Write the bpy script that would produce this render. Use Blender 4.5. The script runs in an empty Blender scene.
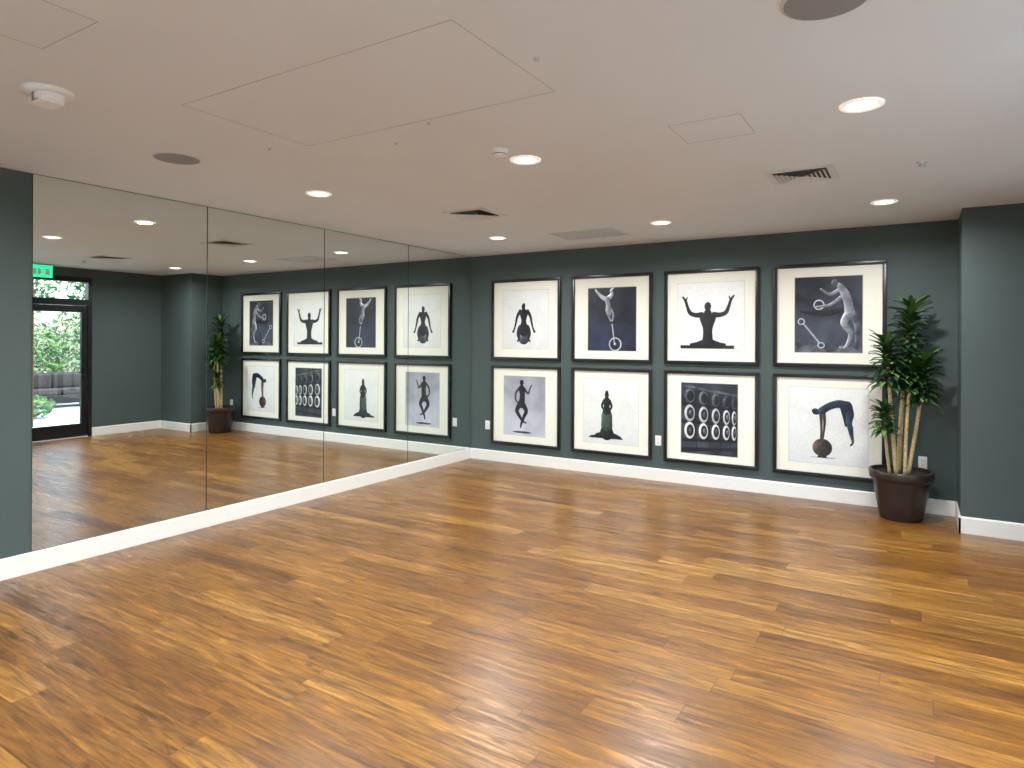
import bpy, math, random
from mathutils import Vector, Matrix
random.seed(7)
H=2.74
SC=bpy.context.scene

# ------------------------------------------------------------ materials
def srgb(r,g,b):
    def f(c):
        c/=255.0
        return c/12.92 if c<=0.04045 else ((c+0.055)/1.055)**2.4
    return (f(r),f(g),f(b),1)
def newmat(name):
    m=bpy.data.materials.new(name); m.use_nodes=True
    nt=m.node_tree; b=nt.nodes['Principled BSDF']
    return m,nt,b
def basic(name,col,rough=0.5,metal=0.0,noise=0.0,nscale=20,bump=0.0,bscale=80,spec=0.5,emit=None,estr=0):
    m,nt,b=newmat(name)
    b.inputs['Base Color'].default_value=col
    b.inputs['Roughness'].default_value=rough
    b.inputs['Metallic'].default_value=metal
    b.inputs['Specular IOR Level'].default_value=spec
    tc=nt.nodes.new('ShaderNodeTexCoord')
    if noise>0:
        n=nt.nodes.new('ShaderNodeTexNoise'); n.inputs['Scale'].default_value=nscale; n.inputs['Detail'].default_value=4
        nt.links.new(tc.outputs['Object'],n.inputs['Vector'])
        r=nt.nodes.new('ShaderNodeValToRGB')
        r.color_ramp.elements[0].position=0.3; r.color_ramp.elements[1].position=0.7
        c=col
        r.color_ramp.elements[0].color=(c[0]*(1-noise),c[1]*(1-noise),c[2]*(1-noise),1)
        r.color_ramp.elements[1].color=(min(1,c[0]*(1+noise)),min(1,c[1]*(1+noise)),min(1,c[2]*(1+noise)),1)
        nt.links.new(n.outputs['Fac'],r.inputs['Fac']); nt.links.new(r.outputs['Color'],b.inputs['Base Color'])
    if bump>0:
        n2=nt.nodes.new('ShaderNodeTexNoise'); n2.inputs['Scale'].default_value=bscale
        nt.links.new(tc.outputs['Object'],n2.inputs['Vector'])
        bp=nt.nodes.new('ShaderNodeBump'); bp.inputs['Strength'].default_value=bump; bp.inputs['Distance'].default_value=0.005
        nt.links.new(n2.outputs['Fac'],bp.inputs['Height']); nt.links.new(bp.outputs['Normal'],b.inputs['Normal'])
    if emit:
        b.inputs['Emission Color'].default_value=emit; b.inputs['Emission Strength'].default_value=estr
    return m

def tonal(name,c0,c1,scale=6,lo=0.35,hi=0.68,rough=0.45):
    # photographic print: soft variation between two greys, film grain, painted light and shade (attribute)
    m,nt,b=newmat(name); N=nt.nodes; L=nt.links
    tc=N.new('ShaderNodeTexCoord'); n=N.new('ShaderNodeTexNoise'); n.inputs['Scale'].default_value=scale; n.inputs['Detail'].default_value=2; n.inputs['Distortion'].default_value=0.6
    L.new(tc.outputs['Object'],n.inputs['Vector'])
    r=N.new('ShaderNodeValToRGB'); r.color_ramp.elements[0].position=lo; r.color_ramp.elements[1].position=hi
    r.color_ramp.elements[0].color=c0; r.color_ramp.elements[1].color=c1
    L.new(n.outputs['Fac'],r.inputs['Fac'])
    g=N.new('ShaderNodeTexNoise'); g.inputs['Scale'].default_value=90; g.inputs['Detail'].default_value=2; L.new(tc.outputs['Object'],g.inputs['Vector'])
    mr=N.new('ShaderNodeMapRange'); mr.inputs['To Min'].default_value=0.8; mr.inputs['To Max'].default_value=1.2; L.new(g.outputs['Fac'],mr.inputs['Value'])
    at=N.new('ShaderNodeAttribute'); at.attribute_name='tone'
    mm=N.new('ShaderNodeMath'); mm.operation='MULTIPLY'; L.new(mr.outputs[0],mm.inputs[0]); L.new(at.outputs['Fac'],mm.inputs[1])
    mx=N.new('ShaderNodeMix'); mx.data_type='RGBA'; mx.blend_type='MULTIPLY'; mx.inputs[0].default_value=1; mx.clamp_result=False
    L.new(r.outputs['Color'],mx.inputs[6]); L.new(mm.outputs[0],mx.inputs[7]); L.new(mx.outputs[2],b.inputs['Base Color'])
    b.inputs['Roughness'].default_value=rough
    return m

M={}
M['wall']=basic('wall_paint_slate_green',srgb(77,88,86),0.6,noise=0.03,nscale=3,bump=0.15,bscale=220,spec=0.25)
M['ceil']=basic('ceiling_paint',srgb(216,219,221),0.8,noise=0.015,nscale=2,bump=0.1,bscale=150,spec=0.2)
M['trim']=basic('white_trim_paint',srgb(232,228,219),0.35,noise=0.01)
M['whiteplastic']=basic('white_plastic',srgb(230,229,226),0.35,noise=0.01)
M['seam']=basic('ceiling_seam_shadow_gap',srgb(172,171,172),0.8,noise=0.02)
M['mirror']=basic('mirror_silver',(0.80,0.84,0.82,1),0.0,1.0)
M['mirroredge']=basic('mirror_edge',srgb(40,60,54),0.2,0.3)
M['black']=basic('black_frame_lacquer',srgb(20,19,20),0.3,noise=0.05)
M['doorblack']=basic('black_anodised_metal',srgb(26,26,28),0.35,0.4,noise=0.04)
M['matb']=basic('cream_mat_board',srgb(234,231,216),0.75,noise=0.01,nscale=60)
M['paper']=tonal('print_paper_white',srgb(226,226,223),srgb(236,236,232),3)
M['bevel']=basic('mat_bevel',srgb(205,202,190),0.6)
M['navy']=tonal('print_navy',srgb(15,18,28),srgb(42,50,74),3)
M['slate']=tonal('print_slate',srgb(20,23,31),srgb(64,70,84),2.6)
M['lav']=tonal('print_cool_grey',srgb(158,159,172),srgb(196,197,208),2.2)
M['ink']=tonal('print_ink',srgb(14,15,20),srgb(32,34,40),12)
M['inkblue']=tonal('print_dark_cloth',srgb(20,28,44),srgb(42,58,84),9)
M['inkgreen']=tonal('print_grey_green_cloth',srgb(34,46,42),srgb(80,98,88),9)
M['skin']=tonal('print_pale_skin',srgb(114,118,126),srgb(162,165,170),12)
M['inkgrey']=tonal('print_grey',srgb(46,50,58),srgb(104,108,116),8)
M['brown']=tonal('print_dark_skin',srgb(42,33,30),srgb(80,64,56),14)
M['lightg']=tonal('print_light_grey',srgb(170,173,177),srgb(216,218,220),8)
M['darkhole']=basic('dark_void',srgb(28,28,30),0.7,noise=0.1)
M['grille']=basic('speaker_grille_grey',srgb(140,138,138),0.6,0.2,noise=0.1,nscale=200)
M['ventm']=basic('vent_metal',srgb(204,204,202),0.45,0.1,noise=0.02)
M['lampglow']=basic('lamp_glow',(1,1,1,1),0.5,emit=(1.0,0.86,0.66,1),estr=16)
M['reflector']=basic('lamp_trim',srgb(245,242,236),0.3,emit=(1.0,0.84,0.62,1),estr=0.45)  # trim ring given a weak glow of its own, imitating lamp spill
M['pot']=basic('brown_glazed_pot',srgb(46,33,30),0.32,noise=0.15,nscale=8)
M['soil']=basic('soil',srgb(48,36,28),0.95,noise=0.5,nscale=60,bump=0.8)
M['leaf']=basic('dracaena_leaf',srgb(38,72,32),0.4,noise=0.45,nscale=14)
M['leaf2']=basic('dracaena_leaf_light',srgb(88,122,54),0.42,noise=0.3,nscale=14)
M['cane']=basic('tan_cane_bark',srgb(190,166,116),0.7,noise=0.3,nscale=40,bump=0.5)
M['concrete']=basic('patio_concrete',srgb(190,188,182),0.8,noise=0.08,nscale=3,bump=0.3)
M['hedge']=basic('shrub_leaf',srgb(62,104,38),0.5,noise=0.5,nscale=3)
M['hedge2']=basic('shrub_leaf_light',srgb(128,164,78),0.5,noise=0.3,nscale=3)
M['bark']=basic('tree_bark',srgb(120,94,70),0.85,noise=0.35,nscale=12,bump=0.6)
M['cushion']=basic('taupe_cushion',srgb(70,60,54),0.9,noise=0.08,nscale=40)
M['cedar']=basic('cedar_post',srgb(120,76,42),0.7,noise=0.3,nscale=10)
M['green']=basic('exit_green',srgb(30,190,100),0.4,emit=(0.06,0.8,0.3,1),estr=1.6)

def wicker():
    m,nt,b=newmat('brown_wicker')
    tc=nt.nodes.new('ShaderNodeTexCoord')
    w=nt.nodes.new('ShaderNodeTexWave'); w.inputs['Scale'].default_value=24; w.bands_direction='Z'
    w.inputs['Distortion'].default_value=2
    nt.links.new(tc.outputs['Object'],w.inputs['Vector'])
    r=nt.nodes.new('ShaderNodeValToRGB')
    r.color_ramp.elements[0].color=srgb(24,18,16); r.color_ramp.elements[1].color=srgb(58,45,38)
    nt.links.new(w.outputs['Fac'],r.inputs['Fac']); nt.links.new(r.outputs['Color'],b.inputs['Base Color'])
    return m
M['wicker']=wicker()

def glass():
    m=bpy.data.materials.new('thin_clear_glass'); m.use_nodes=True; nt=m.node_tree
    for n in list(nt.nodes): nt.nodes.remove(n)
    o=nt.nodes.new('ShaderNodeOutputMaterial'); mx=nt.nodes.new('ShaderNodeMixShader')
    t=nt.nodes.new('ShaderNodeBsdfTransparent'); g=nt.nodes.new('ShaderNodeBsdfGlossy')
    g.inputs['Roughness'].default_value=0.02; t.inputs['Color'].default_value=(0.93,0.97,0.95,1)
    mx.inputs[0].default_value=0.06
    nt.links.new(t.outputs[0],mx.inputs[1]); nt.links.new(g.outputs[0],mx.inputs[2]); nt.links.new(mx.outputs[0],o.inputs[0])
    return m
M['glass']=glass()

def floormat():
    m,nt,b=newmat('oak_plank_floor'); N=nt.nodes; L=nt.links
    def math_(op,a=None,bb=None,v=None):
        n=N.new('ShaderNodeMath'); n.operation=op
        for i,x in enumerate((a,bb)):
            if x is None: continue
            if isinstance(x,(int,float)): n.inputs[i].default_value=x
            else: L.new(x,n.inputs[i])
        return n.outputs[0]
    tc=N.new('ShaderNodeTexCoord'); sp=N.new('ShaderNodeSeparateXYZ'); L.new(tc.outputs['Object'],sp.inputs[0])
    W=0.158; LEN=1.2
    yr=math_('DIVIDE',sp.outputs['Y'],W); row=math_('FLOOR',yr)
    wn=N.new('ShaderNodeTexWhiteNoise'); wn.noise_dimensions='1D'; L.new(row,wn.inputs['W'])
    xs=math_('ADD',math_('DIVIDE',sp.outputs['X'],LEN),math_('MULTIPLY',wn.outputs['Value'],7.3))
    col=math_('FLOOR',xs)
    cb=N.new('ShaderNodeCombineXYZ'); L.new(row,cb.inputs[0]); L.new(col,cb.inputs[1])
    w2=N.new('ShaderNodeTexWhiteNoise'); w2.noise_dimensions='2D'; L.new(cb.outputs[0],w2.inputs['Vector'])
    ramp=N.new('ShaderNodeValToRGB'); cr=ramp.color_ramp
    cr.elements[0].position=0; cr.elements[0].color=srgb(108,69,20)
    cr.elements[1].position=1; cr.elements[1].color=srgb(150,107,44)
    for p,c in ((0.2,(120,78,24)),(0.5,(129,86,28)),(0.8,(138,94,34))):
        e=cr.elements.new(p); e.color=srgb(*c)
    L.new(w2.outputs['Value'],ramp.inputs['Fac'])
    def grain(sx,sy,scale,detail,dist,off):
        gv=N.new('ShaderNodeCombineXYZ')
        L.new(math_('ADD',math_('MULTIPLY',sp.outputs['X'],sx),math_('MULTIPLY',w2.outputs['Value'],off)),gv.inputs[0])
        L.new(math_('MULTIPLY',sp.outputs['Y'],sy),gv.inputs[1])
        L.new(math_('MULTIPLY',w2.outputs['Value'],19),gv.inputs[2])
        g=N.new('ShaderNodeTexNoise'); g.inputs['Scale'].default_value=scale; g.inputs['Detail'].default_value=detail; g.inputs['Roughness'].default_value=0.7; g.inputs['Distortion'].default_value=dist
        L.new(gv.outputs[0],g.inputs['Vector']); return g
    g=grain(1.5,18,1.5,8,1.0,37)
    gr=N.new('ShaderNodeValToRGB'); gr.color_ramp.elements[0].position=0.34; gr.color_ramp.elements[0].color=(0.24,0.20,0.17,1)
    gr.color_ramp.elements[1].position=0.68; gr.color_ramp.elements[1].color=(1.75,1.85,2.2,1)
    e=gr.color_ramp.elements.new(0.44); e.color=(0.68,0.65,0.60,1)
    e=gr.color_ramp.elements.new(0.54); e.color=(1.08,1.08,1.05,1)
    L.new(g.outputs['Fac'],gr.inputs['Fac'])
    mx=N.new('ShaderNodeMix'); mx.data_type='RGBA'; mx.blend_type='MULTIPLY'; mx.inputs[0].default_value=0.95
    L.new(ramp.outputs['Color'],mx.inputs[6]); L.new(gr.outputs['Color'],mx.inputs[7])
    # fine dark pores
    g2=grain(7,90,1.0,3,0.2,11)
    g2r=N.new('ShaderNodeMapRange'); g2r.inputs['From Min'].default_value=0.3; g2r.inputs['From Max'].default_value=0.55; g2r.inputs['To Min'].default_value=0.62; g2r.inputs['To Max'].default_value=1.06
    L.new(g2.outputs['Fac'],g2r.inputs['Value'])
    mp=N.new('ShaderNodeMix'); mp.data_type='RGBA'; mp.blend_type='MULTIPLY'; mp.inputs[0].default_value=1
    L.new(mx.outputs[2],mp.inputs[6]); L.new(g2r.outputs[0],mp.inputs[7])
    vo=N.new('ShaderNodeTexVoronoi'); vo.inputs['Scale'].default_value=1.0
    kv=N.new('ShaderNodeCombineXYZ'); L.new(math_('MULTIPLY',sp.outputs['X'],2.0),kv.inputs[0]); L.new(math_('MULTIPLY',sp.outputs['Y'],4.0),kv.inputs[1])
    L.new(kv.outputs[0],vo.inputs['Vector'])
    kr=N.new('ShaderNodeValToRGB'); kr.color_ramp.elements[0].position=0.02; kr.color_ramp.elements[0].color=(0.3,0.2,0.14,1)
    kr.color_ramp.elements[1].position=0.08; kr.color_ramp.elements[1].color=(1,1,1,1)
    L.new(vo.outputs['Distance'],kr.inputs['Fac'])
    mk=N.new('ShaderNodeMix'); mk.data_type='RGBA'; mk.blend_type='MULTIPLY'; mk.inputs[0].default_value=0.8
    L.new(mp.outputs[2],mk.inputs[6]); L.new(kr.outputs['Color'],mk.inputs[7])
    fy=math_('FRACT',yr); fx=math_('FRACT',xs)
    sy=math_('LESS_THAN',fy,0.018); sx=math_('LESS_THAN',fx,0.003)
    s=math_('MAXIMUM',sy,sx)
    ms=N.new('ShaderNodeMix'); ms.data_type='RGBA'; ms.blend_type='MIX'
    L.new(math_('MULTIPLY',s,0.65),ms.inputs[0]); L.new(mk.outputs[2],ms.inputs[6]); ms.inputs[7].default_value=srgb(48,28,10)
    L.new(ms.outputs[2],b.inputs['Base Color'])
    rr=N.new('ShaderNodeMapRange'); rr.inputs['From Min'].default_value=0.3; rr.inputs['From Max'].default_value=0.7
    rr.inputs['To Min'].default_value=0.42; rr.inputs['To Max'].default_value=0.22
    L.new(g.outputs['Fac'],rr.inputs['Value']); L.new(rr.outputs[0],b.inputs['Roughness'])
    bp=N.new('ShaderNodeBump'); bp.inputs['Strength'].default_value=0.4; bp.inputs['Distance'].default_value=0.002
    L.new(g.outputs['Fac'],bp.inputs['Height']); L.new(bp.outputs['Normal'],b.inputs['Normal'])
    b.inputs['Specular IOR Level'].default_value=0.6
    return m
M['floor']=floormat()

# ------------------------------------------------------------ mesh builder
class MB:
    def __init__(s): s.v=[];s.f=[];s.m=[];s.sm=[];s.mats=[];s.t=[];s.usetone=False
    def mi(s,k):
        if k not in s.mats: s.mats.append(k)
        return s.mats.index(k)
    def add(s,vs,fs,k,smooth=False,tone=None):
        o=len(s.v); s.v+= [tuple(v) for v in vs]; i=s.mi(k)
        s.t+= list(tone) if tone else [1.0]*(len(s.v)-o)
        for f in fs: s.f.append([o+a for a in f]); s.m.append(i); s.sm.append(smooth)
    def box(s,x0,x1,y0,y1,z0,z1,k,c=0.0):
        if c<=0:
            vs=[(x0,y0,z0),(x1,y0,z0),(x1,y1,z0),(x0,y1,z0),(x0,y0,z1),(x1,y0,z1),(x1,y1,z1),(x0,y1,z1)]
            s.add(vs,[(0,3,2,1),(4,5,6,7),(0,1,5,4),(1,2,6,5),(2,3,7,6),(3,0,4,7)],k)
        else:
            import bmesh
            bm=bmesh.new(); bmesh.ops.create_cube(bm,size=1)
            for v in bm.verts:
                v.co=Vector(((x0+x1)/2+v.co.x*(x1-x0),(y0+y1)/2+v.co.y*(y1-y0),(z0+z1)/2+v.co.z*(z1-z0)))
            bmesh.ops.bevel(bm,geom=bm.edges[:],offset=c,segments=3,affect='EDGES',profile=0.5)
            bm.verts.index_update()
            s.add([v.co[:] for v in bm.verts],[[v.index for v in f.verts] for f in bm.faces],k,True); bm.free()
    def lathe(s,prof,cx,cy,k,seg=40,smooth=True):
        vs=[];fs=[]
        for r,z in prof:
            for i in range(seg):
                a=2*math.pi*i/seg; vs.append((cx+r*math.cos(a),cy+r*math.sin(a),z))
        for j in range(len(prof)-1):
            for i in range(seg):
                i2=(i+1)%seg; fs.append((j*seg+i,j*seg+i2,(j+1)*seg+i2,(j+1)*seg+i))
        s.add(vs,fs,k,smooth)
    def disc(s,cx,cy,z,r,k,seg=40):
        s.add([(cx+r*math.cos(2*math.pi*i/seg),cy+r*math.sin(2*math.pi*i/seg),z) for i in range(seg)],[list(range(seg))],k)
    def tube(s,pts,rads,k,seg=10):
        vs=[];fs=[];n=len(pts); P=[Vector(p) for p in pts]
        for j in range(n):
            t=(P[min(j+1,n-1)]-P[max(j-1,0)]).normalized()
            a=t.orthogonal().normalized() if abs(t.z)<0.5 else Vector((1,0,0)); a=(a-t*a.dot(t)).normalized(); b=t.cross(a)
            for i in range(seg):
                an=2*math.pi*i/seg; vs.append(P[j]+(a*math.cos(an)+b*math.sin(an))*rads[j])
        for j in range(n-1):
            for i in range(seg):
                i2=(i+1)%seg; fs.append((j*seg+i,j*seg+i2,(j+1)*seg+i2,(j+1)*seg+i))
        fs.append(list(range(seg))[::-1]); fs.append([(n-1)*seg+i for i in range(seg)])
        s.add(vs,fs,k,True)
    def build(s,name,loc=(0,0,0),parent=None):
        me=bpy.data.meshes.new(name)
        me.from_pydata([(a-loc[0],b-loc[1],c-loc[2]) for a,b,c in s.v],[],s.f)
        for k in s.mats: me.materials.append(M[k])
        for p,i,sm in zip(me.polygons,s.m,s.sm): p.material_index=i; p.use_smooth=sm
        if s.usetone:
            at=me.attributes.new('tone','FLOAT','POINT'); at.data.foreach_set('value',s.t)
        me.update(); ob=bpy.data.objects.new(name,me); ob.location=loc
        SC.collection.objects.link(ob)
        if parent: ob.parent=parent
        return ob
def B(name,*a,c=0):
    m=MB(); m.box(*a,c=c); return m.build(name)

# ------------------------------------------------------------ room shell
XR=6.40; YF=-11.0
B('floor',-0.15,XR+0.15,YF-0.15,0.15,-0.1,0,'floor')
B('ceiling',-0.15,XR+0.15,YF-0.15,0.15,H,H+0.2,'ceil')
B('wall_back',-0.15,XR+0.15,0,0.15,0,H,'wall')
B('wall_left',-0.15,0,YF,0,0,H,'wall')
B('wall_column',5.49,XR,-0.6,0,0,H,'wall')
DY0,DY1=-2.80,-1.76
B('wall_right_corner',XR,XR+0.15,DY1,0,0,H,'wall')
B('wall_right_header',XR,XR+0.15,DY0,DY1,2.60,H,'wall')
ys=YF
for a,b in ((-9.6,-6.6),(-5.8,-3.4)):
    B('wall_right',XR,XR+0.15,ys,a,0,H,'wall'); B('wall_right',XR,XR+0.15,a,b,0,0.12,'wall'); B('wall_right',XR,XR+0.15,a,b,2.6,H,'wall'); ys=b
B('wall_right',XR,XR+0.15,ys,DY0,0,H,'wall')
x=0.0
for a,b in ((0.6,3.0),(3.5,5.9)):
    B('wall_front',x,a,YF-0.15,YF,0,H,'wall'); B('wall_front',a,b,YF-0.15,YF,0,0.12,'wall'); B('wall_front',a,b,YF-0.15,YF,2.6,H,'wall'); x=b
B('wall_front',x,XR+0.15,YF-0.15,YF,0,H,'wall')

def bb_profile(m,p0,p1,nrm,h=0.14,t=0.016):
    prof=[(0,0),(t,0),(t,h-0.012),(t*0.55,h-0.003),(0.003,h),(0,h)]
    vs=[]
    for p in (p0,p1):
        for d,z in prof: vs.append((p[0]+nrm[0]*d,p[1]+nrm[1]*d,z))
    n=len(prof); fs=[(i,(i+1)%n,n+(i+1)%n,n+i) for i in range(n)]
    fs+=[list(range(n)),list(range(n,2*n))[::-1]]
    m.add(vs,fs,'trim')
def BBd(name,*segs):
    m=MB()
    for s in segs: bb_profile(m,*s)
    m.build(name)
BBd('baseboard_back',((0.016,0),(5.474,0),(0,-1)))
BBd('baseboard_left',((0,0),(0,YF),(1,0)))
BBd('baseboard_column',((5.49,0),(5.49,-0.616),(-1,0)),((5.474,-0.6),(XR,-0.6),(0,-1)))
BBd('baseboard_right',((XR,-0.616),(XR,DY1+0.0),(-1,0)),((XR,DY0),(XR,YF),(-1,0)))

def window(name,axis,a,b,z0,z1,fixed):
    m=MB(); f=0.055
    def bx(u0,u1,w0,w1,k,t=0.04,c=0.07):
        if axis=='x': m.box(fixed+c-t,fixed+c+t,u0,u1,w0,w1,k)
        else: m.box(u0,u1,fixed-c-t,fixed-c+t,w0,w1,k)
    bx(a,a+f,z0,z1,'doorblack'); bx(b-f,b,z0,z1,'doorblack'); bx(a+f,b-f,z0,z0+f,'doorblack'); bx(a+f,b-f,z1-f,z1,'doorblack')
    c=(a+b)/2; bx(c-0.025,c+0.025,z0+f,z1-f,'doorblack'); bx(a+f,c-0.025,2.12,2.17,'doorblack'); bx(c+0.025,b-f,2.12,2.17,'doorblack')
    bx(a+f,b-f,z0+f,z1-f,'glass',t=0.004)
    return m.build(name)
window('window_1','x',-5.8,-3.4,0.12,2.6,XR)
window('window_2','x',-9.6,-6.6,0.12,2.6,XR)
window('window_3','y',0.6,3.0,0.12,2.6,YF)
window('window_4','y',3.5,5.9,0.12,2.6,YF)
m=MB()
x0,x1=XR+0.01,XR+0.11
m.box(x0-0.01,x1,DY0,DY0+0.06,0,2.6,'doorblack'); m.box(x0-0.01,x1,DY1-0.06,DY1,0,2.6,'doorblack')
m.box(x0-0.01,x1,DY0+0.06,DY1-0.06,2.52,2.6,'doorblack'); m.box(x0-0.01,x1,DY0+0.06,DY1-0.06,2.14,2.24,'doorblack')
m.box(x0+0.03,x0+0.038,DY0+0.06,DY1-0.06,2.24,2.52,'glass')
a,b=DY0+0.065,DY1-0.065; dx0,dx1=XR+0.02,XR+0.07
m.box(dx0,dx1,a,a+0.09,0.01,2.135,'doorblack'); m.box(dx0,dx1,b-0.09,b,0.01,2.135,'doorblack')
m.box(dx0,dx1,a+0.09,b-0.09,2.03,2.135,'doorblack'); m.box(dx0,dx1,a+0.09,b-0.09,0.01,0.22,'doorblack')
m.box(dx0+0.02,dx0+0.028,a+0.09,b-0.09,0.22,2.03,'glass')
m.tube([(dx0-0.04,b-0.045,1.06),(dx0-0.04,b-0.16,1.06)],[0.010,0.010],'doorblack')
m.box(dx0-0.05,dx0,b-0.062,b-0.028,1.0,1.12,'doorblack')
m.box(XR,XR+0.13,DY0+0.06,DY1-0.06,0.0,0.012,'ventm')
m.build('door_1')

# ------------------------------------------------------------ mirrors
for i in range(4):
    ya=-1.302*i-0.004; yb=-1.302*(i+1)+0.0
    m=MB(); m.box(0.0,0.004,yb,ya-0.003,0.142,2.737,'mirroredge')
    m.add([(0.0062,yb+0.001,0.144),(0.0062,ya-0.004,0.144),(0.0062,ya-0.004,2.735),(0.0062,yb+0.001,2.735)],[(0,1,2,3)],'mirror')
    m.add([(0.004,yb,0.142),(0.004,ya-0.003,0.142),(0.0062,ya-0.004,0.144),(0.0062,yb+0.001,0.144)],[(0,1,2,3)],'mirroredge')
    m.build('wall_mirror')

# ------------------------------------------------------------ framed photographs
FW=1.03
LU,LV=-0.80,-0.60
def tn(du,dv,amp=1.0):  # painted shading: lighter towards an assumed upper-left light, darker on the far side
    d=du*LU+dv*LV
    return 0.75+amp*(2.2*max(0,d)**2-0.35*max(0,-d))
class Art:
    def __init__(s,x0,zt,h):
        s.m=MB(); s.m.usetone=True; s.x0=x0; s.zt=zt; s.h=h; s.y=-0.0135
        t=0.036; d=0.034; m=s.m; x1=x0+FW; zb=zt-h
        m.box(x0,x1,-d,-0.001,zt-t,zt,'black',c=0.003); m.box(x0,x1,-d,-0.001,zb,zb+t,'black',c=0.003)
        m.box(x0,x0+t,-d,-0.001,zb+t*0.9,zt-t*0.9,'black',c=0.003); m.box(x1-t,x1,-d,-0.001,zb+t*0.9,zt-t*0.9,'black',c=0.003)
        m.box(x0+t*0.8,x1-t*0.8,-0.013,-0.002,zb+t*0.8,zt-t*0.8,'matb')
    def P(s,u,v): return (s.x0+u*FW,s.y,s.zt-v*s.h)
    def nx(s): s.y-=0.00012
    def poly(s,pts,k,tone=None):
        s.nx(); s.m.add([s.P(*p) for p in pts],[list(range(len(pts)))],k,tone=tone)
    def rect(s,u0,v0,u1,v1,k,tone=None): s.poly([(u0,v0),(u0,v1),(u1,v1),(u1,v0)],k,tone)
    def ell(s,u,v,ru,rv,k,n=28,rot=0,amp=1.0):
        s.nx(); c,sn=math.cos(rot),math.sin(rot); vs=[s.P(u,v)]; tone=[0.75 if amp else 1.0]
        for i in range(n):
            t=2*math.pi*i/n; du=math.cos(t); dv=math.sin(t)
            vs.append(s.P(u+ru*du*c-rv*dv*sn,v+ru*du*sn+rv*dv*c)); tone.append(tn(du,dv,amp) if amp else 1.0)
        s.m.add(vs,[(0,1+(i+1)%n,1+i) for i in range(n)],k,tone=tone)
    def ring(s,u,v,ru,rv,w,k,n=32):
        s.nx(); vs=[];fs=[]
        for i in range(n):
            t=2*math.pi*i/n
            vs.append(s.P(u+ru*math.cos(t),v+rv*math.sin(t))); vs.append(s.P(u+(ru-w)*math.cos(t),v+(rv-w)*math.sin(t)))
        for i in range(n):
            j=(i+1)%n; fs.append((2*i,2*i+1,2*j+1,2*j))
        s.m.add(vs,fs,k)
    def rib(s,pts,k,sub=7):
        Q=[pts[0]]+list(pts)+[pts[-1]]; out=[]
        for i in range(1,len(Q)-2):
            for j in range(sub):
                t=j/sub; o=[]
                for d in range(3):
                    p0,p1,p2,p3=Q[i-1][d],Q[i][d],Q[i+1][d],Q[i+2][d]
                    o.append(0.5*((2*p1)+(-p0+p2)*t+(2*p0-5*p1+4*p2-p3)*t*t+(-p0+3*p1-3*p2+p3)*t**3))
                out.append(o)
        out.append(list(pts[-1])); n=len(out)
        for q in (out[0],out[-1]): s.ell(q[0],q[1],q[2],q[2],k,16)
        s.nx(); vs=[];fs=[];tone=[]; C=[-1,-0.7,-0.35,0,0.35,0.7,1]; nc=len(C)
        for i,(u,v,r) in enumerate(out):
            a=out[max(i-1,0)]; b=out[min(i+1,n-1)]; du,dv=b[0]-a[0],b[1]-a[1]; l=math.hypot(du,dv) or 1
            nu,nv=-dv/l,du/l
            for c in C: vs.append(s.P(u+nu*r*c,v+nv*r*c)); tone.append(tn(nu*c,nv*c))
        for i in range(n-1):
            for j in range(nc-1): fs.append((nc*i+j,nc*i+j+1,nc*i+nc+j+1,nc*i+nc+j))
        s.m.add(vs,fs,k,tone=tone)
    def both(s,c,pts,k):
        s.rib(pts,k); s.rib([(2*c-u,v,r) for u,v,r in pts],k)
    def window(s,u0,v0,u1,v1,k,tone=None):
        s.rect(u0-0.006,v0-0.006,u1+0.006,v1+0.006,'bevel'); s.rect(u0,v0,u1,v1,k,tone)
    def done(s): return s.m.build('framed_photograph',loc=(s.x0+FW/2,-0.017,s.zt-s.h/2))
XS=[0.348,1.538,2.715,3.890]
ZT,HT=2.40,1.05; ZB,HB=1.275,1.035
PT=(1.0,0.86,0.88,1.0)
# top 1 : dancer seen from behind on a ball
a=Art(XS[0],ZT,HT); a.window(0.17,0.14,0.83,0.86,'paper',PT)
a.ell(0.48,0.725,0.082,0.082,'inkgrey')
a.both(0.48,[(0.43,0.60,0.036),(0.400,0.67,0.026),(0.41,0.74,0.016),(0.39,0.765,0.012)],'inkblue')
a.both(0.48,[(0.425,0.395,0.022),(0.385,0.46,0.018),(0.365,0.54,0.014),(0.345,0.61,0.011),(0.325,0.65,0.015)],'ink')
a.rib([(0.48,0.375,0.024),(0.48,0.405,0.066),(0.48,0.46,0.05),(0.48,0.52,0.034),(0.48,0.58,0.056),(0.48,0.635,0.072)],'ink')
a.rib([(0.48,0.32,0.022),(0.475,0.345,0.027),(0.48,0.37,0.018)],'ink')
a.done()
# top 2 : hand-stand on unicycle, dark print
a=Art(XS[1],ZT,HT); a.window(0.21,0.15,0.81,0.87,'navy',(0.7,1.3,1.0,0.6))
a.rib([(0.515,0.55,0.007),(0.55,0.80,0.007)],'lightg'); a.ring(0.555,0.795,0.078,0.078,0.014,'lightg'); a.ell(0.555,0.795,0.016,0.016,'lightg')
a.rib([(0.47,0.545,0.012),(0.52,0.55,0.014),(0.57,0.54,0.010)],'ink')
a.ell(0.488,0.475,0.024,0.03,'inkgrey')
a.rib([(0.445,0.41,0.014),(0.47,0.47,0.011),(0.50,0.53,0.010)],'skin'); a.rib([(0.505,0.40,0.014),(0.535,0.46,0.011),(0.52,0.53,0.010)],'skin')
a.rib([(0.45,0.285,0.028),(0.39,0.255,0.022),(0.34,0.21,0.015),(0.31,0.175,0.010)],'lightg')
a.rib([(0.465,0.275,0.028),(0.51,0.23,0.021),(0.505,0.185,0.015),(0.53,0.16,0.009)],'lightg')
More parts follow.
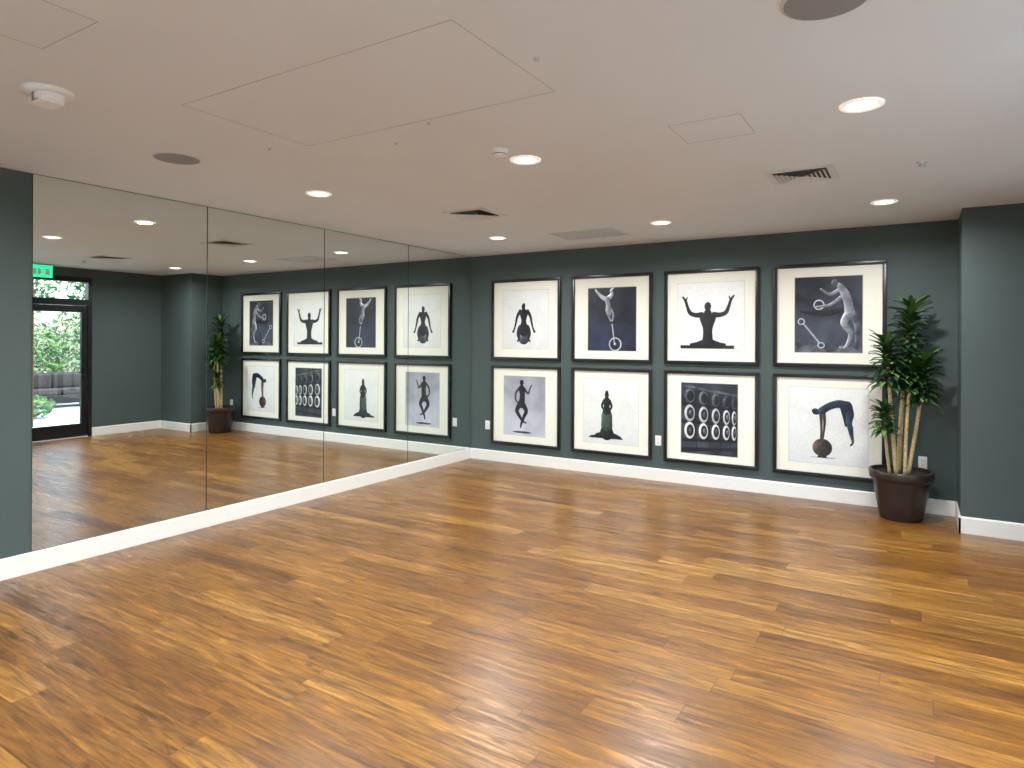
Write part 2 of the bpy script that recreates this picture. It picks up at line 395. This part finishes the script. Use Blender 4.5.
a.rib([(0.49,0.45,0.018),(0.475,0.40,0.034),(0.465,0.33,0.026),(0.455,0.285,0.034)],'skin')
a.done()
# top 3 : raised arms bust
a=Art(XS[2],ZT,HT); a.window(0.15,0.14,0.85,0.86,'paper',PT)
a.rect(0.18,0.80,0.75,0.835,'ink')
a.both(0.475,[(0.45,0.775,0.045),(0.36,0.79,0.026),(0.30,0.795,0.018)],'ink')
a.both(0.475,[(0.237,0.33,0.010),(0.252,0.29,0.006)],'ink')
a.both(0.475,[(0.41,0.478,0.030),(0.345,0.480,0.024),(0.285,0.455,0.022),(0.255,0.39,0.016),(0.235,0.33,0.014),(0.205,0.285,0.009)],'ink')
a.rib([(0.475,0.46,0.04),(0.475,0.485,0.088),(0.475,0.54,0.080),(0.475,0.62,0.052),(0.475,0.69,0.050),(0.475,0.77,0.060)],'ink')
a.rib([(0.475,0.42,0.024),(0.475,0.455,0.024)],'ink'); a.ell(0.475,0.39,0.036,0.046,'ink')
a.done()
# top 4 : wheel runner, dark print
a=Art(XS[3],ZT,HT); a.window(0.20,0.13,0.80,0.86,'slate',(0.5,1.2,1.6,0.9))
a.poly([(0.20,0.76),(0.20,0.86),(0.80,0.86),(0.80,0.80)],'inkgrey',(0.6,1.0,1.4,1.0))
a.rib([(0.64,0.45,0.02),(0.50,0.48,0.03),(0.36,0.48,0.02),(0.26,0.46,0.012)],'ink')
a.ring(0.42,0.40,0.05,0.05,0.012,'lightg'); a.rib([(0.28,0.58,0.008),(0.42,0.76,0.008)],'lightg'); a.ring(0.26,0.56,0.033,0.033,0.01,'lightg'); a.ring(0.44,0.79,0.033,0.03,0.01,'lightg')
a.rib([(0.70,0.48,0.042),(0.75,0.58,0.028),(0.755,0.69,0.021),(0.75,0.81,0.012)],'inkgrey')
a.rib([(0.69,0.48,0.042),(0.64,0.58,0.030),(0.70,0.68,0.023),(0.66,0.80,0.013),(0.61,0.81,0.010)],'skin')
a.rib([(0.61,0.25,0.018),(0.52,0.30,0.014),(0.44,0.25,0.010)],'skin'); a.rib([(0.62,0.33,0.018),(0.52,0.40,0.013),(0.40,0.42,0.010)],'skin')
a.rib([(0.60,0.22,0.026),(0.65,0.30,0.038),(0.68,0.40,0.040),(0.69,0.48,0.044)],'skin')
a.ell(0.56,0.195,0.032,0.037,'inkgrey')
a.done()
# bottom 1 : leaping figure
a=Art(XS[0],ZB,HB); a.window(0.19,0.13,0.79,0.87,'lav',(0.8,1.15,1.1,0.75))
a.ell(0.46,0.83,0.14,0.014,'inkgrey',amp=0)  # leaper's cast shadow, painted into the print
a.rib([(0.43,0.48,0.036),(0.385,0.56,0.028),(0.43,0.64,0.021),(0.47,0.69,0.014),(0.52,0.71,0.009)],'ink')
a.rib([(0.47,0.48,0.036),(0.52,0.56,0.028),(0.49,0.63,0.022),(0.455,0.71,0.016),(0.44,0.77,0.010)],'ink')
a.rib([(0.42,0.28,0.018),(0.37,0.34,0.014),(0.365,0.42,0.011),(0.40,0.46,0.012)],'brown')
a.rib([(0.49,0.28,0.018),(0.545,0.34,0.014),(0.57,0.29,0.010),(0.595,0.24,0.009)],'brown')
a.rib([(0.455,0.24,0.016),(0.455,0.28,0.044),(0.465,0.36,0.038),(0.46,0.43,0.042),(0.45,0.48,0.05)],'ink'); a.ell(0.455,0.21,0.028,0.036,'ink')
a.done()
# bottom 2 : seated figure on a pedestal
a=Art(XS[1],ZB,HB); a.window(0.16,0.13,0.84,0.87,'paper',PT)
a.poly([(0.25,0.79),(0.22,0.815),(0.66,0.815),(0.62,0.775),(0.45,0.755)],'ink'); a.both(0.455,[(0.40,0.755,0.02),(0.32,0.775,0.012)],'ink')
a.rib([(0.455,0.66,0.068),(0.455,0.71,0.070),(0.455,0.75,0.085)],'ink')
a.rib([(0.455,0.48,0.045),(0.455,0.54,0.066),(0.455,0.61,0.068),(0.455,0.66,0.072)],'inkgreen')
a.both(0.455,[(0.42,0.375,0.016),(0.395,0.44,0.013),(0.425,0.49,0.011)],'ink')
a.rib([(0.455,0.33,0.015),(0.455,0.375,0.044),(0.455,0.44,0.036),(0.455,0.49,0.05)],'ink')
a.ell(0.455,0.31,0.026,0.034,'ink'); a.ell(0.455,0.278,0.02,0.02,'ink')
a.done()
# bottom 3 : stacked rings receding in perspective, dark bars between the rows
a=Art(XS[2],ZB,HB); a.window(0.19,0.13,0.79,0.89,'slate')
U0,U1=0.195,0.785
def pv(u,r):
    t=(u-U0)/(U1-U0); top=0.14+0.10*t; bot=0.88-0.05*t
    return top+(bot-top)*r
for r0,r1,k in ((0,0.04,'inkgrey'),(0.26,0.32,'ink'),(0.52,0.58,'ink'),(0.80,0.85,'ink'),(0.94,1.0,'ink')):
    a.poly([(U0,pv(U0,r0)),(U0,pv(U0,r1)),(U1,pv(U1,r1)),(U1,pv(U1,r0))],k)
us=[0.285,0.435,0.565,0.675,0.755]; rs=[0.062,0.054,0.046,0.038,0.026]
for (rc,k1,k2) in ((0.16,'inkgrey','ink'),(0.42,'lightg','ink'),(0.68,'paper','ink')):
    for u,r in zip(us,rs):
        v=pv(u,rc); rv=0.082*(pv(u,1)-pv(u,0))/0.7*(1.0 if rc<0.2 else 1.15)
        a.ell(u+0.010,v+0.006,r*1.05,rv*1.05,'ink'); a.ell(u,v,r*0.92,rv*0.94,k1,amp=0.5 if rc<0.3 else 0.25); a.ell(u+0.006,v,r*0.62,rv*0.66,k2)
        if rc>0.3: a.ell(u+0.012,v,r*0.3,rv*0.34,'inkgrey')
for u in (0.36,0.502,0.622,0.716):
    a.poly([(u-0.004,pv(u,0.04)),(u-0.004,pv(u,0.94)),(u+0.004,pv(u,0.94)),(u+0.004,pv(u,0.04))],'ink')
a.done()
# bottom 4 : bending over a ball
a=Art(XS[3],ZB,HB); a.window(0.15,0.13,0.85,0.87,'paper',PT)
a.rib([(0.35,0.81,0.006),(0.56,0.81,0.006)],'lightg'); a.rib([(0.42,0.805,0.008),(0.49,0.805,0.008)],'ink'); a.ell(0.455,0.715,0.088,0.088,'brown')
a.rib([(0.645,0.31,0.036),(0.66,0.40,0.028),(0.668,0.48,0.018)],'ink')
a.rib([(0.70,0.50,0.024),(0.708,0.56,0.020),(0.722,0.64,0.010),(0.705,0.67,0.009)],'brown')
a.rib([(0.67,0.295,0.046),(0.695,0.38,0.036),(0.69,0.45,0.026),(0.70,0.52,0.022),(0.715,0.59,0.013)],'inkblue')
a.rib([(0.44,0.37,0.018),(0.445,0.47,0.012),(0.447,0.57,0.010),(0.443,0.62,0.009)],'brown')
a.rib([(0.465,0.36,0.018),(0.475,0.46,0.013),(0.468,0.56,0.010),(0.458,0.625,0.010)],'brown')
a.rib([(0.44,0.36,0.016),(0.41,0.362,0.016)],'brown'); a.ell(0.395,0.365,0.036,0.030,'ink',rot=0.4)
a.rib([(0.665,0.30,0.046),(0.60,0.28,0.038),(0.52,0.305,0.034),(0.45,0.355,0.036)],'inkblue')
a.done()

# ------------------------------------------------------------ outlets
def outlet(x,z):
    m=MB(); m.box(x-0.036,x+0.036,-0.007,-0.0005,z-0.058,z+0.058,'whiteplastic',c=0.002)
    for dz in (-0.022,0.022):
        m.box(x-0.017,x+0.017,-0.009,-0.006,z+dz-0.015,z+dz+0.015,'trim',c=0.0015)
        m.box(x-0.008,x-0.005,-0.0095,-0.008,z+dz-0.006,z+dz+0.006,'darkhole'); m.box(x+0.005,x+0.008,-0.0095,-0.008,z+dz-0.006,z+dz+0.006,'darkhole')
    m.build('wall_outlet',loc=(x,-0.005,z))
outlet(0.28,0.47); outlet(2.642,0.46); outlet(5.22,0.47)

# ------------------------------------------------------------ ceiling fixtures
LAMP=37
def downlight(x,y):
    m=MB()
    m.lathe([(0.098,H-0.0005),(0.097,H-0.006),(0.088,H-0.010),(0.072,H-0.008),(0.066,H-0.003)],x,y,'reflector')
    m.disc(x,y,H-0.0035,0.067,'lampglow')
    ob=m.build('recessed_downlight',loc=(x,y,H))
    ld=bpy.data.lights.new('lamp','AREA'); ld.shape='DISK'; ld.size=0.12; ld.energy=LAMP; ld.color=(1.0,0.93,0.84); ld.spread=math.radians(165)
    lo=bpy.data.objects.new('lamp_bulb',ld); SC.collection.objects.link(lo); lo.parent=ob; lo.location=(0,0,-0.012)
for yy in (-1.22,-3.77,-6.32,-8.87):
    for xx in (1.22,3.08,4.94): downlight(xx,yy)
def speaker(x,y):
    m=MB(); m.lathe([(0.138,H-0.0005),(0.138,H-0.006),(0.130,H-0.008)],x,y,'ventm'); m.lathe([(0.130,H-0.008),(0.10,H-0.010),(0.05,H-0.011),(0.001,H-0.011)],x,y,'grille')
    m.build('ceiling_speaker',loc=(x,y,H))
speaker(1.23,-4.92); speaker(4.91,-4.92)
m=MB(); x,y=1.78,-5.87
m.lathe([(0.105,H-0.0005),(0.105,H-0.012),(0.098,H-0.02),(0.06,H-0.022)],x,y,'whiteplastic')
m.lathe([(0.06,H-0.022),(0.058,H-0.045),(0.048,H-0.056),(0.001,H-0.058)],x+0.02,y,'whiteplastic')
m.box(x-0.055,x+0.06,y-0.05,y+0.045,H-0.065,H-0.02,'whiteplastic',c=0.006); m.box(x-0.03,x+0.03,y-0.052,y-0.045,H-0.055,H-0.03,'grille')
m.build('smoke_alarm_strobe',loc=(x,y,H))
m=MB(); x,y=3.056,-4.03
m.lathe([(0.052,H-0.0005),(0.052,H-0.012),(0.042,H-0.02),(0.038,H-0.034),(0.028,H-0.04),(0.001,H-0.041)],x,y,'whiteplastic'); m.lathe([(0.041,H-0.0205),(0.040,H-0.029)],x,y,'darkhole')
m.build('smoke_detector',loc=(x,y,H))
def sprinkler(x,y,s=1.0):
    m=MB(); m.lathe([(0.03*s,H-0.0005),(0.029*s,H-0.004),(0.012*s,H-0.008*s),(0.01*s,H-0.022*s),(0.022*s,H-0.024*s),(0.001,H-0.026*s)],x,y,'ventm',seg=20); m.build('ceiling_sprinkler',loc=(x,y,H))
sprinkler(5.19,-2.46,1.1)
for p in ((3.00,-4.62),(2.1,-2.6),(2.62,-4.45),(1.9,-4.75),(3.87,-5.02)): sprinkler(*p,0.45)
def diffuser(x,y,w):
    m=MB(); h=w/2
    def sq(r0,r1,z0,z1,k):
        m.box(x-r1,x+r1,y-r1,y-r0,z0,z1,k); m.box(x-r1,x+r1,y+r0,y+r1,z0,z1,k); m.box(x-r1,x-r0,y-r0,y+r0,z0,z1,k); m.box(x+r0,x+r1,y-r0,y+r0,z0,z1,k)
    sq(h-0.045,h,H-0.006,H-0.0005,'ventm')
    m.box(x-h+0.045,x+h-0.045,y-h+0.045,y+h-0.045,H-0.003,H-0.0005,'darkhole')
    r=h-0.055
    while r>0.03:
        for sgn in (-1,1):
            m.add([(x-r,y+sgn*r,H-0.014),(x+r,y+sgn*r,H-0.014),(x+r-0.018,y+sgn*(r-0.018),H-0.004),(x-r+0.018,y+sgn*(r-0.018),H-0.004)],[(0,1,2,3)],'ventm')
            m.add([(x+sgn*r,y-r,H-0.014),(x+sgn*r,y+r,H-0.014),(x+sgn*(r-0.018),y+r-0.018,H-0.004),(x+sgn*(r-0.018),y-r+0.018,H-0.004)],[(0,1,2,3)],'ventm')
        r-=0.028
    m.build('air_diffuser',loc=(x,y,H))
diffuser(1.79,-2.48,0.42); diffuser(4.50,-2.47,0.42)
m=MB(); x,y,hx,hy=2.20,-0.95,0.37,0.24
m.box(x-hx,x+hx,y-hy,y-hy+0.025,H-0.006,H-0.0005,'ventm'); m.box(x-hx,x+hx,y+hy-0.025,y+hy,H-0.006,H-0.0005,'ventm')
m.box(x-hx,x-hx+0.025,y-hy+0.025,y+hy-0.025,H-0.006,H-0.0005,'ventm'); m.box(x+hx-0.025,x+hx,y-hy+0.025,y+hy-0.025,H-0.006,H-0.0005,'ventm')
m.box(x-hx+0.025,x+hx-0.025,y-hy+0.025,y+hy-0.025,H-0.002,H-0.0005,'grille')
yy=y-hy+0.035
while yy<y+hy-0.03:
    m.box(x-hx+0.025,x+hx-0.025,yy,yy+0.010,H-0.006,H-0.002,'ventm'); yy+=0.020
m.build('return_air_grille',loc=(x,y,H))
def access(x0,x1,y0,y1):
    m=MB(); t=0.003; z0,z1=H-0.0012,H-0.0002
    m.box(x0,x1,y0,y0+t,z0,z1,'seam'); m.box(x0,x1,y1-t,y1,z0,z1,'seam'); m.box(x0,x0+t,y0,y1,z0,z1,'seam'); m.box(x1-t,x1,y0,y1,z0,z1,'seam')
    m.build('ceiling_access_panel',loc=((x0+x1)/2,(y0+y1)/2,H))
access(2.14,3.77,-5.45,-4.67); access(4.05,4.42,-3.94,-3.58); access(2.26,2.68,-6.52,-6.09)
m=MB(); ex,ey=6.12,-2.62
m.box(ex-0.012,ex+0.012,ey-0.15,ey+0.15,H-0.21,H-0.03,'green',c=0.003); m.box(ex-0.03,ex+0.03,ey-0.16,ey+0.16,H-0.03,H-0.0005,'ventm')
for j,(l0,l1) in enumerate(((-0.11,-0.065),(-0.05,-0.005),(0.015,0.03),(0.05,0.11))):
    for sx_ in (-0.0135,0.0125): m.box(ex+sx_,ex+sx_+0.001,ey+l0,ey+l1,H-0.17,H-0.08,'whiteplastic')
m.build('exit_sign',loc=(ex,ey,H))

# ------------------------------------------------------------ potted dracaena
px,py=5.05,-0.345
root=bpy.data.objects.new('potted_dracaena',None); SC.collection.objects.link(root); root.location=(px,py,0)
m=MB()
m.lathe([(0.001,0.0),(0.165,0.0),(0.172,0.01),(0.20,0.16),(0.232,0.345),(0.236,0.36),(0.252,0.365),(0.258,0.38),(0.262,0.43),(0.258,0.442),(0.240,0.442),(0.232,0.41),(0.001,0.405)],px,py,'pot',seg=56)
m.disc(px,py,0.412,0.233,'soil')
o=m.build('pot',loc=(px,py,0)); o.parent=root; o.location=(0,0,0)
def bez(p,n=10):
    out=[]
    for i in range(n+1):
        t=i/n; a=[(1-t)**2*p[0][d]+2*t*(1-t)*p[1][d]+t*t*p[2][d] for d in range(3)]; out.append(a)
    return out
RX,RY=0.8506,0.526
def pt(s,d,z): return (px+RX*s-0.526*d, py+RY*s+0.8506*d, z)
canes=[
 ((-0.01,0.02,0.40),(0.00,0.02,1.0),(0.09,0.00,1.93),0.021,0.62,0.26),
 ((-0.06,-0.03,0.40),(-0.12,-0.04,0.95),(-0.17,-0.06,1.60),0.018,0.68,0.24),
 ((0.05,-0.02,0.40),(0.12,-0.06,0.9),(0.16,-0.10,1.46),0.018,0.62,0.23),
 ((-0.09,0.02,0.40),(-0.17,-0.04,0.70),(-0.20,-0.07,1.02),0.014,0.62,0.17),
 ((0.0,-0.06,0.40),(-0.02,-0.09,0.8),(0.03,-0.10,1.40),0.016,0.78,0.20),
]
mc=MB(); ml=MB()
def leaf(m,base,dirh,up,L,w,k):
    n=5; vs=[]; side=Vector((-dirh.y,dirh.x,0))
    for i in range(n+1):
        t=i/n; p=Vector(base)+dirh*(L*t*(0.95-0.15*t))+Vector((0,0,1))*(up*L*t-0.60*L*t*t*(1.0-0.25*up))
        ww=w*(0.5+1.5*t)*(1-t)**0.7*1.1 if t<1 else 0.0005
        vs.append(p-side*ww+Vector((0,0,0.003))); vs.append(p-Vector((0,0,0.004))); vs.append(p+side*ww+Vector((0,0,0.003)))
    fs=[]
    for i in range(n):
        a=3*i; fs+=[(a,a+1,a+4,a+3),(a+1,a+2,a+5,a+4)]
    m.add(vs,fs,k,True)
for b,c,t,r,fs_,LL in canes:
    P=bez([pt(*b),pt(*c),pt(*t)],16)
    mc.tube(P,[r*(1-0.25*i/16)*(1+0.06*(i%2)) for i in range(17)],'cane')
    length=t[2]-b[2]; start=fs_; nl=int(240*length*(1-start))+36
    for i in range(nl):
        q=start+(1-start)*(i/nl)
        f=q*16; j=min(15,int(f)); ff=f-j
        base=[P[j][d]*(1-ff)+P[j+1][d]*ff for d in range(3)]
        an=i*2.39996+random.uniform(-.3,.3); dh=Vector((math.cos(an),math.sin(an),0))
        top=(i/nl); up=0.35+0.65*top**2+random.uniform(-.15,.2)
        L=LL*random.uniform(0.75,1.12)*(1-0.25*top)
        tip=Vector(base)+dh*L*0.85
        if tip.y>-0.03: L*=max(0.2,(-0.03-base[1])/(tip.y-base[1]))
        if tip.x>5.45: L*=max(0.2,(5.45-base[0])/(tip.x-base[0]))
        leaf(ml,base,dh,up,L,0.025,'leaf2' if random.random()<0.22+0.25*(top>0.85) else 'leaf')
o=mc.build('canes',loc=(px,py,0)); o.parent=root; o.location=(0,0,0)
o=ml.build('leaves',loc=(px,py,0)); o.parent=root; o.location=(0,0,0)

# ------------------------------------------------------------ patio outside
B('patio_ground',XR+0.15,30,-20,14,-0.25,-0.02,'concrete')
B('patio_ground_front',-8,XR+0.15,-24,YF-0.15,-0.25,-0.02,'concrete')
def leafblob(m,cx,cy,rx,ry,z0,z1,n,sz):
    for i in range(n):
        while True:
            a=[random.uniform(-1,1) for _ in range(3)]
            l=math.sqrt(sum(q*q for q in a))
            if 0.35<l<=1: break
        c=Vector((cx+a[0]*rx,cy+a[1]*ry,(z0+z1)/2+a[2]*(z1-z0)/2))
        d=Vector([random.uniform(-1,1) for _ in range(3)]).normalized(); e=d.orthogonal().normalized()
        s=sz*random.uniform(0.6,1.2)
        m.add([c-d*s,c+e*s*0.4,c+d*s,c-e*s*0.4],[(0,1,2,3)],'hedge2' if random.random()<0.4 else 'hedge')
m=MB()
for i,(cx,cy) in enumerate([(14.9,-1.2),(15.1,0.6),(14.9,2.2),(15.1,3.8),(14.9,-3.0),(15,-5),(15,-7.5)]):
    leafblob(m,cx,cy,0.9,1.15,-0.02,1.8+0.4*(i%3),1500,0.10)
m.build('garden_hedge',loc=(15,-1,-0.02))
m=MB(); leafblob(m,10.0,-1.10,0.35,0.35,-0.02,0.45,420,0.06); m.build('garden_shrub',loc=(10,-1.10,-0.02))
B('patio_post',8.60,8.72,-1.80,-1.70,-0.02,3.2,'cedar',c=0.006)
def tree(cx,cy,h):
    e=bpy.data.objects.new('garden_tree',None); SC.collection.objects.link(e); e.location=(cx,cy,-0.02)
    m=MB(); m.tube([(cx,cy,-0.02),(cx+0.05,cy,1.2),(cx-0.03,cy+0.05,2.4),(cx,cy,h-1)],[0.11,0.09,0.07,0.04],'bark')
    for an in (0.5,2.4,4.4): m.tube([(cx,cy,2.0),(cx+0.5*math.cos(an),cy+0.5*math.sin(an),2.8),(cx+0.9*math.cos(an),cy+0.9*math.sin(an),h-1)],[0.05,0.035,0.015],'bark')
    o=m.build('trunk',loc=(cx,cy,-0.02)); o.parent=e; o.location=(0,0,0)
    m=MB(); leafblob(m,cx,cy,1.5,1.5,1.9,h,2200,0.13); o=m.build('foliage',loc=(cx,cy,-0.02)); o.parent=e; o.location=(0,0,0)
tree(17.8,1.2,5.4); tree(17.8,4.4,5.6); tree(18.0,-2.5,5.2)
m=MB(); sx,sy=12.2,0.2; g=-0.02
def wb(a,b,c,d,e,f,k,cc=0.015): m.box(sx+a,sx+b,sy+c,sy+d,g+e,g+f,k,c=cc)
wb(-0.38,0.38,-0.80,0.80,0.10,0.30,'wicker'); wb(0.26,0.40,-0.80,0.80,0.30,0.80,'wicker')
wb(-0.38,0.26,-0.80,-0.66,0.30,0.62,'wicker'); wb(-0.38,0.26,0.66,0.80,0.30,0.62,'wicker')
wb(-0.37,0.24,-0.65,-0.01,0.30,0.44,'cushion',0.04); wb(-0.37,0.24,0.01,0.65,0.30,0.44,'cushion',0.04)
wb(0.12,0.26,-0.64,-0.01,0.44,0.78,'cushion',0.04); wb(0.12,0.26,0.01,0.64,0.44,0.78,'cushion',0.04)
for a in (-0.34,0.32):
    for c in (-0.76,0.70): wb(a,a+0.06,c,c+0.06,0,0.11,'doorblack',0.004)
m.build('wicker_sofa',loc=(sx,sy,g))

# ------------------------------------------------------------ light
w=bpy.data.worlds.new('World'); SC.world=w; w.use_nodes=True; nt=w.node_tree
bg=nt.nodes['Background']; sk=nt.nodes.new('ShaderNodeTexSky')
sk.sky_type='NISHITA'; sk.sun_elevation=math.radians(50); sk.sun_rotation=math.radians(120); sk.sun_disc=False; sk.dust_density=2.5
nt.links.new(sk.outputs[0],bg.inputs['Color']); bg.inputs['Strength'].default_value=0.95
sd=bpy.data.lights.new('sun','SUN'); sd.energy=8.5; sd.angle=math.radians(1); sd.color=(1,0.96,0.90)
so=bpy.data.objects.new('sun',sd); SC.collection.objects.link(so)
so.rotation_euler=Vector((0.5,-0.25,-1)).to_track_quat('-Z','Y').to_euler()
so.location=(0,0,20)
for a,b,f,ax in ((-5.8,-3.4,XR,'x'),(-9.6,-6.6,XR,'x'),(DY0,DY1,XR,'x'),(0.6,3.0,YF,'y'),(3.5,5.9,YF,'y')):
    pd=bpy.data.lights.new('daylight_portal','AREA'); pd.shape='RECTANGLE'; pd.size=(b-a); pd.size_y=2.48; pd.cycles.is_portal=True
    po=bpy.data.objects.new('daylight_portal',pd); SC.collection.objects.link(po)
    if ax=='x':
        po.location=(f+0.2,(a+b)/2,1.36); d=Vector((-1,0,0))
    else:
        po.location=((a+b)/2,f-0.2,1.36); d=Vector((0,1,0))
    po.rotation_euler=d.to_track_quat('-Z','Z').to_euler()

vs=SC.view_settings
vs.view_transform='Standard'; vs.look='None'; vs.exposure=0.0
vs.use_white_balance=True; vs.white_balance_temperature=5650; vs.white_balance_tint=8

# ------------------------------------------------------------ camera
cd=bpy.data.cameras.new('camera'); co=bpy.data.objects.new('camera',cd); SC.collection.objects.link(co)
cd.sensor_width=36; cd.lens=36*655/1024; cd.shift_y=-44/1024; cd.clip_start=0.05
R=Vector((0.8506,0.526,0)).normalized(); F=Vector((-0.526,0.8506,0)).normalized(); U=Vector((0,0,1))
mt=Matrix((( R.x,U.x,-F.x),(R.y,U.y,-F.y),(R.z,U.z,-F.z))).to_4x4()
mt=mt@Matrix.Rotation(math.radians(0.25),4,'Z')
mt.translation=Vector((5.17,-7.30,1.61)); co.matrix_world=mt
SC.camera=co
